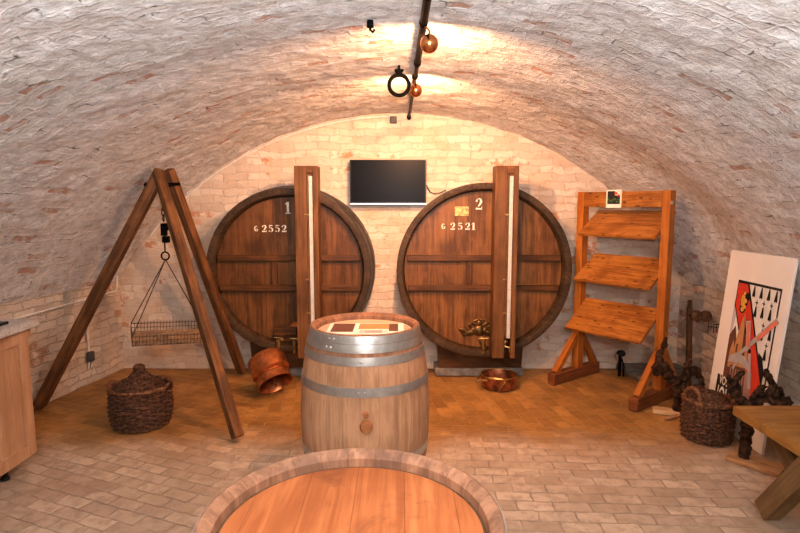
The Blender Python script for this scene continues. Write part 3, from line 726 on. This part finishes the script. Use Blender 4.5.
pn = thing('copper_pan', 'shallow dark copper pan standing on the floor before the right cask', 'pan', (.865, 4.66, 0))
MB().lathe([(0, .012), (.135, .012), (.148, .02), (.152, .11), (.156, .116), (.160, .114), (.157, .10), (.153, .014), (.138, .004), (0, .004)], 56).build('body', M_dkcopper, pn)
MB().tube([(.156*math.cos(a*PI/24), .156*math.sin(a*PI/24), .116) for a in range(48)], .005, 6, closed=True).build('rolled_rim', M_brass, pn)
MB().tube([(-.10, -.12, .10), (-.13, -.15, .105), (-.19, -.12, .10), (-.205, -.06, .09), (-.17, -.01, .095), (-.152, .0, .10)], .009, 8).ball((-.195, -.09, .085), .022, 2, (1, 1.2, .8)).build('handle', M_brass, pn)
MB().tube([(-.13, -.088, .112), (-.06, -.12, .118), (0, -.145, .115), (.02, -.158, .09), (-.015, -.162, .04), (-.03, -.16, .012)], .006, 6).build('bail_wire', M_brass, pn)

# ------------------------------------------------------------------ sloping shelf rack
rk = thing('shelf_rack', 'tall orange wooden rack with three sloping shelves at the right', 'rack', (1.865, 4.625, 0), math.atan2(-.8, .6))
PX = .385
for x in (-PX, PX):
    MB().box((x, 0, .875), (.066, .085, 1.64)).build('post', M_rack, rk, bevel=.004)
    MB().box((x, -.04, .055), (.075, .68, .10)).build('foot_beam', M_rackfoot, rk, bevel=.006)
    for s_ in (-1, 1):
        MB().beam((x, s_*.045, .40), (x, -.32 if s_ < 0 else .255, .10), .055, .05, up=(1, 0, 0)).build('brace', M_rack, rk, bevel=.003)
MB().box((0, -.03, 1.628), (.70, .028, .128)).build('top_rail', M_rackboard, rk, bevel=.003)
for (ya, za), (yb, zb) in (((-.11, 1.322), (.19, 1.525)), ((-.15, .925), (.16, 1.135)), ((-.25, .505), (.06, .735))):
    c = V((0, (ya+yb)/2, (za+zb)/2)); d = V((0, yb-ya, zb-za)); a = math.atan2(d.z, d.y)
    m = MB(); R = Matrix.Rotation(a, 3, 'X')
    for k in range(2): m.box(c + R @ V((0, (k-.5)*d.length/2, 0)), (.70, d.length/2-.001, .026), R)
    sh = m.build('shelf', M_rackboard, rk, bevel=.002)
    MB().box(c + R @ V((0, .07, -.028)), (.66, .04, .03), R).build('shelf_batten', M_rack, sh)
MB().box((PX+.036, -.02, 1.60), (.006, .03, .03)).ball((PX+.04, -.02, 1.60), .008).build('bolt', M_silver, rk)
cdm = rk.matrix_basis @ Matrix.Translation((-.06, -.046, 1.632))
cr = thing('picture_card', 'white bordered picture card pinned to the top rail of the rack', 'card', cdm.translation, math.atan2(-.8, .6))
MB().box((0, 0, 0), (.140, .003, .150)).build('card', M_paper, cr, smooth=0)
MB().box((0, -.002, .010), (.116, .001, .108)).build('picture', I_black, cr, smooth=0)
m = MB()
for k in range(16): m.ball((-.052+.007*k, -.0028, -.018+random.uniform(-.01, .018)), .006, 1, (1, .15, 1.4))
m.build('flower_print', I_green, cr)
MB().box((.034, -.003, .046), (.044, .001, .034)).build('light_print', I_white, cr, smooth=0)
MB().ball((.02, -.0034, .045), .013, 2, (1.3, .08, .9)).ball((.042, -.0034, .028), .010, 2, (1, .08, 1)).build('red_print', I_red, cr)

# ------------------------------------------------------------------ poster board against the right wall
zu = V((.12, 0, 1.25)).normalized(); xu = V((0, -1, 0)); yu = zu.cross(xu)
pb = thing('poster_board', 'tall white printed board with red diagonal band leaning on the right wall', 'poster', (2.30, 4.02, .003), Matrix((xu, yu, zu)).transposed())
MB().box((.352, .006, .63), (.66, .018, 1.26)).build('board', M_white, pb, bevel=.002)
lay = [0]
def art(name, polys, mat):
    lay[0] += 1; y = -.0035 - lay[0]*.0004; m = MB()
    for p in polys: m.prism([(u, y, v) for u, v in p], (0, .0003, 0))
    return m.build(name, mat, pb, smooth=0)
def rect(a, b, c, d): return [(a, b), (c, b), (c, d), (a, d)]
def disc(cx, cy, r, n=14, sxx=1.0): return [(cx+sxx*r*math.cos(2*PI*k/n), cy+r*math.sin(2*PI*k/n)) for k in range(n)]
def bar(a, b, w0, w1=None):
    w1 = w1 or w0; dx, dy = b[0]-a[0], b[1]-a[1]; L = math.hypot(dx, dy); nx, ny = -dy/L/2, dx/L/2
    return [(a[0]-nx*w0, a[1]-ny*w0), (b[0]-nx*w1, b[1]-ny*w1), (b[0]+nx*w1, b[1]+ny*w1), (a[0]+nx*w0, a[1]+ny*w0)]
art('border', [rect(.165, .20, .612, 1.06)], I_black)
art('white_field', [[(.29, 1.043), (.598, 1.043), (.598, .42), (.56, .40)]], I_white)
art('town_print', [[(.165, .20), (.52, .20), (.60, .38), (.40, .80), (.18, .92), (.165, .88)]], I_brown)
art('sky_print', [[(.168, .66), (.28, .62), (.25, .80), (.176, .90), (.168, .86)]], I_sky)
art('cloud_print', [[(.19, .70), (.27, .64), (.255, .76), (.20, .80)]], I_white)
art('band_edge', [[(.172, 1.045), (.292, 1.045), (.618, .34), (.612, .22), (.52, .20), (.166, .885)]], I_black)
art('red_band', [[(.178, 1.040), (.276, 1.040), (.604, .34), (.60, .225), (.535, .215), (.178, .885)]], I_red)
art('roof_print', [[(.168, .66), (.22, .74), (.26, .62), (.25, .50), (.168, .48)]], I_brown)
art('tower_print', [[(.24, .50), (.25, .66), (.285, .80), (.30, .845), (.318, .80), (.345, .64), (.40, .56), (.40, .46), (.24, .44)], [(.20, .56), (.225, .64), (.25, .56), (.25, .44), (.20, .44)]], I_tan)
art('tower_shade', [[(.318, .78), (.30, .83), (.345, .70), (.37, .52), (.33, .52)], rect(.262, .56, .28, .62)], I_brown)
# ermine marks
em = []
for (u, v) in ((.355, .985), (.43, .985), (.505, .985), (.575, .985), (.40, .855), (.47, .86), (.545, .86), (.50, .72), (.575, .735), (.56, .60)):
    em.append([(u-.005, v+.055), (u+.005, v+.055), (u+.016, v-.012), (u+.006, v-.022), (u, v-.01), (u-.006, v-.022), (u-.016, v-.012)])
    em += [rect(u-.003, v+.062, u+.003, v+.098), rect(u-.014, v+.076, u+.014, v+.083)] if v < .9 else []
art('ermine_mark', em, I_black)
art('emblem_outline', [disc(.268, .92, .050, 14, .8), disc(.295, .955, .03), disc(.262, .868, .032)], I_black)  # black print outlining the yellow emblem
art('emblem', [disc(.255, .945, .020), disc(.282, .925, .017), disc(.258, .905, .021), disc(.28, .885, .016), disc(.262, .865, .018), disc(.245, .925, .014), disc(.265, .975, .012)], I_yel)
art('black_patch', [[(.50, .62), (.54, .60), (.585, .50), (.575, .41), (.53, .50)], disc(.345, .73, .024)], I_black)
# windmill
art('mill_tower', [[(.37, .20), (.40, .46), (.47, .47), (.505, .20)]], I_mauve)
art('mill_stage', [[(.22, .20), (.235, .46), (.40, .48), (.43, .20)]], I_brown)
art('mill_cap', [[(.20, .475), (.225, .53), (.30, .565), (.38, .555), (.44, .51), (.455, .465), (.33, .50)]], I_grey)
art('mill_post', [rect(.245+.028*k, .27, .256+.028*k, .45) for k in range(6)], I_mauve)
art('mill_base', [[(.25, .20), (.27, .30), (.37, .33), (.39, .20)]], I_mauve)
art('sail_frame', [bar((.285, .532), (.63, .862), .024, .042), bar((.40, .60), (.352, .80), .04, .05), bar((.42, .59), (.47, .36), .028, .03), bar((.30, .50), (.27, .44), .02)], I_grey)
art('sail_cloth', [bar((.47, .70), (.625, .852), .030, .032), bar((.388, .635), (.358, .79), .028, .032)], I_pink)
art('hub', [disc(.415, .605, .016)], I_black)
art('caption_panel', [rect(.118, .10, .40, .36)], I_black)
Rt = Matrix.Rotation(PI/2, 4, 'X')
for s_, u, v, sz, xs in (('VOU', .205, .325, .085, .62), ('HOUVV', .25, .20, .21, .42)):
    text_mesh(s_, sz, I_white, 'caption', pb, Matrix.Translation((u, -.0035-.0004*(lay[0]+1), v)) @ Rt, .0002, .002, xs)

# ------------------------------------------------------------------ vine stumps on boards
def branch(m, pts, r0, r1, seed, seg=9, n=26, knob=.45):
    pts = [V(p) for p in pts]; out = []; rs = []
    for i in range(n):                                         # Catmull-Rom through the points
        t = i/(n-1)*(len(pts)-1); k = min(int(t), len(pts)-2); f = t-k
        P0, P1, P2, P3 = pts[max(k-1, 0)], pts[k], pts[k+1], pts[min(k+2, len(pts)-1)]
        q = .5*((2*P1) + (P2-P0)*f + (2*P0-5*P1+4*P2-P3)*f*f + (3*P1-P0-3*P2+P3)*f**3)
        j = V((mnoise.noise(V((i*.6, seed, 0))), mnoise.noise(V((i*.6, seed, 5))), mnoise.noise(V((i*.6, seed, 9)))))
        rr = r0+(r1-r0)*i/(n-1)
        out.append(q + j*rr*.55); rs.append(rr*(1+knob*mnoise.noise(V((i*.9, seed*3.3, 2)))))
    m.tube(out, rs, seg)
def rough(o, amp, f):
    for v in o.data.vertices:
        p = v.co; v.co = p + V((mnoise.noise(p*f), mnoise.noise(p*f+V((7, 0, 0))), mnoise.noise(p*f+V((0, 9, 0)))))*amp
v1 = thing('vine_stump', 'gnarled dark vine stump on a pale board beside the shelf rack', 'vine stump', (2.065, 4.045, 0), math.radians(-22), 'mounted vine stumps')
MB().box((0, 0, .014), (.25, .10, .026)).build('base_board', M_paleboard, v1, bevel=.003)
m = MB()
branch(m, [(.045, 0, .02), (.05, .005, .12), (.03, 0, .22), (-.02, .0, .30), (-.06, .01, .36)], .030, .036, 1)
branch(m, [(-.02, 0, .29), (-.07, -.02, .34), (-.10, .0, .42), (-.075, .02, .50), (-.06, .01, .58)], .040, .014, 2)
branch(m, [(.03, 0, .24), (.09, .01, .30), (.14, .02, .36), (.17, .0, .34)], .034, .022, 3)
branch(m, [(.10, 0, .31), (.08, -.03, .38), (.11, -.03, .44)], .026, .012, 4)
branch(m, [(.13, 0, .34), (.19, .02, .30), (.20, .02, .22), (.17, .0, .16)], .022, .012, 5)
branch(m, [(-.05, 0, .34), (-.11, -.03, .31), (-.13, -.02, .36), (-.10, 0, .40)], .028, .012, 6)
o = m.build('stump', M_vine, v1); rough(o, .010, 38)
v2 = thing('vine_stump', 'gnarled dark vine stump on a brown board behind the bench corner', 'vine stump', (2.175, 3.205, 0), math.radians(-50), 'mounted vine stumps')
m = MB().box((0, -.045, .014), (.29, .06, .028)).box((0, .045, .014), (.29, .06, .028)).box((-.125, 0, .014), (.04, .03, .026)).box((.125, 0, .014), (.04, .03, .026)); m.build('base_board', M_board, v2, bevel=.003)
v2i = v2.matrix_basis.inverted()
m = MB()
def wp(*ps): return [v2i @ V(p) for p in ps]
branch(m, wp((2.135, 3.255, .02), (2.13, 3.25, .10), (2.135, 3.245, .20), (2.125, 3.25, .30), (2.12, 3.25, .38)), .028, .042, 11)
branch(m, wp((2.125, 3.25, .34), (2.08, 3.26, .40), (2.045, 3.27, .46), (2.06, 3.26, .535), (2.085, 3.25, .57)), .036, .013, 12)
branch(m, wp((2.12, 3.25, .36), (2.16, 3.22, .40), (2.21, 3.20, .44), (2.235, 3.19, .50), (2.21, 3.20, .555), (2.19, 3.20, .60)), .036, .014, 13)
branch(m, wp((2.20, 3.20, .44), (2.24, 3.18, .42), (2.27, 3.17, .46), (2.255, 3.17, .51)), .022, .014, 14)
branch(m, wp((2.14, 3.23, .38), (2.15, 3.21, .46), (2.19, 3.20, .50)), .024, .014, 15)
branch(m, wp((2.05, 3.27, .46), (2.02, 3.27, .50), (2.015, 3.27, .55)), .018, .010, 16)
branch(m, wp((2.22, 3.20, .43), (2.26, 3.16, .41), (2.285, 3.14, .44), (2.30, 3.13, .42)), .030, .020, 17)
branch(m, wp((2.25, 3.17, .42), (2.235, 3.15, .46), (2.25, 3.14, .475)), .024, .014, 18)
o = m.build('stump', M_vine, v2); rough(o, .010, 38)
# ------------------------------------------------------------------ old wooden tool, wire comb, fittings by the right wall
pt = thing('wooden_tool', 'dark upright wooden tool with two round knobs against the right wall', 'tool', (2.47, 4.6, 0))
MB().beam((.02, 0, 0), (-.01, 0, .715), .042, .036).box((-.012, 0, .745), (.03, .03, .07)).build('shaft', M_dkwood, pt, bevel=.006)
m = MB().tube([(-.02, -.02, .655), (.03, -.045, .655), (.105, -.03, .65)], .010, 8); m.build('axle', M_iron, pt)
for c in ((.022, -.055, .655), (.105, -.045, .65)):
    MB().lathe([(0, -.022), (.036, -.022), (.047, -.012), (.047, .012), (.036, .022), (.014, .026), (0, .026)], 24, Matrix.Rotation(PI/2, 3, 'X'), c).build('knob', M_dkwood, pt)
M_wirec = plain('dark_wire', (.04, .034, .03), .6, .2, .2)
cb = thing('wire_comb', 'small wire comb hanging on the right wall beside the wooden tool', 'comb', (2.64, 4.56, .56))
m = MB().tube([(-.04, 0, .0), (.04, -.04, .0)], .003, 6).tube([(-.04, 0, .025), (.04, -.04, .025)], .003, 6)
for k in range(5): m.tube([(-.036+.018*k, -.002-.009*k, .03), (-.036+.018*k, -.002-.009*k, -.05)], .0024, 6)
m.tube([(0, -.02, .025), (.06, -.02, .028)], .003, 6)
m.build('wire', M_wirec, cb)
pp = thing('standpipe', 'white pipe with a short side arm on the far wall behind the rack', 'pipe', (1.80, 5.165, 0))
MB().tube([(0, 0, 0), (0, 0, .31)], .013, 10).tube([(-.045, 0, .315), (.03, 0, .315)], .014, 10).build('pipe', M_conduit, pp)
sp = thing('spigot', 'small black capped spigot on the floor behind the rack', 'spigot', (2.04, 4.97, 0))
MB().tube([(0, 0, 0), (0, 0, .19)], .014, 10).tube([(.03, -.02, 0), (.03, -.02, .10), (.01, -.01, .17)], .008, 8).build('stem', M_iron, sp)
MB().ball((.008, 0, .215), .042, 2, (1, 1, .8)).build('cap', M_black, sp); MB().tube([(-.03, -.01, .17), (-.035, -.012, .21)], .012, 8).build('spout', M_silver, sp)
sk = MB().tube([(1.945, 3.90, .014), (2.0, 3.92, .016), (2.06, 3.95, .013)], .013, 8).build('stick', M_board)
tag(sk, 'short brown stick on the floor between the hamper and the rack', 'stick')

# ------------------------------------------------------------------ trestle bench
bn = thing('trestle_bench', 'low plank bench on crossed timber legs at the right edge', 'bench', (1.815, 2.895, 0))
for i in range(3):
    MB().box((.40, -.128-.257*i, .472), (.80, .253, .052)).build('plank', M_bench, bn, bevel=.004)
for x in (.10, .66):
    MB().box((x, -.39, .428), (.07, .66, .036)).build('batten', M_benchleg, bn, bevel=.003)
    MB().beam((x-.045, -.525, .410), (x-.045, -.25, .035), .10, .085, up=(1, 0, 0)).build('leg', M_benchleg, bn, bevel=.004)
    MB().beam((x+.045, -.18, .410), (x+.045, -.72, .035), .10, .085, up=(1, 0, 0)).build('leg', M_benchleg, bn, bevel=.004)

# ------------------------------------------------------------------ kitchen cabinet, left edge
kc = thing('kitchen_cabinet', 'light oak kitchen cabinet with pale worktop at the left edge', 'cabinet', (-2.19, 3.17, 0))
MB().box((-.30, -.60, .485), (.56, 1.20, .77)).build('body', M_cab, kc, bevel=.002)
for i in range(2):
    y0 = -.003-.60*i; y1 = y0-.594; m = MB(); st = .075
    m.box((-.009, y0-st/2, .482), (.022, st, .756)).box((-.009, y1+st/2, .482), (.022, st, .756))
    for z in (.104+st/2, .86-st/2): m.box((-.009, (y0+y1)/2, z), (.022, .594-2*st, st))
    d = m.build('door', M_cab, kc, bevel=.002); m = MB()
    for k in range(5):
        w = (.594-2*st)/5; m.box((-.016, y0-st-w*(k+.5), .482), (.010, w-.003, .756-2*st))
    m.build('door_panel', M_cab, d, bevel=.0015)
MB().box((-.285, -.585, .888), (.65, 1.27, .044)).build('worktop', M_worktop, kc, bevel=.006)
MB().box((-.30, -.46, .918), (.52, .74, .018)).build('hob', M_hob, kc, bevel=.003)
MB().box((-.03, .018, .835), (.05, .034, .055)).build('end_rail', M_board, kc, bevel=.003)
for x, y in ((-.10, -.14), (-.10, -.62), (-.10, -1.08), (-.50, -.08), (-.50, -1.08)):
    MB().lathe([(0, 0), (.026, 0), (.026, .012), (.016, .02), (.018, .105), (0, .105)], 16, None, (x, y, 0)).build('foot', M_black, kc)

# ------------------------------------------------------------------ light
def area(name, loc, target, size, energy, color):
    L = bpy.data.lights.new(name, 'AREA'); L.energy = energy; L.size = size; L.color = color
    o = bpy.data.objects.new(name, L); COL.objects.link(o); o.location = loc
    o.rotation_euler = (V(target)-V(loc)).to_track_quat('-Z', 'Y').to_euler(); return o
area('camera_flash', (.06, -.02, 1.70), (.06, .42, 3.1), .14, 250, (.93, .955, 1))
area('unseen_fill_light', (.1, -1.2, 2.28), (.1, 1.3, 0), .25, 62, (1, .95, .90))  # added fill light, unseen behind the camera; brightens the near floor and barrels
w = bpy.data.worlds.new('world'); sc.world = w; w.use_nodes = True
w.node_tree.nodes['Background'].inputs[0].default_value = (.5, .5, .55, 1); w.node_tree.nodes['Background'].inputs[1].default_value = .02

# ------------------------------------------------------------------ camera
cam = bpy.data.cameras.new('camera'); cam.sensor_width = 36; cam.lens = 550/800*36; cam.clip_start = .05
co = bpy.data.objects.new('camera', cam); COL.objects.link(co); co.location = (0, 0, 1.59); co.rotation_euler = (math.radians(90-6.5), 0, 0)
sc.camera = co
sc.view_settings.view_transform = 'Standard'; sc.view_settings.look = 'None'; sc.view_settings.gamma = 1; sc.view_settings.use_curve_mapping = False
sc.view_settings.exposure = -0.2
sc.cycles.use_denoising = True
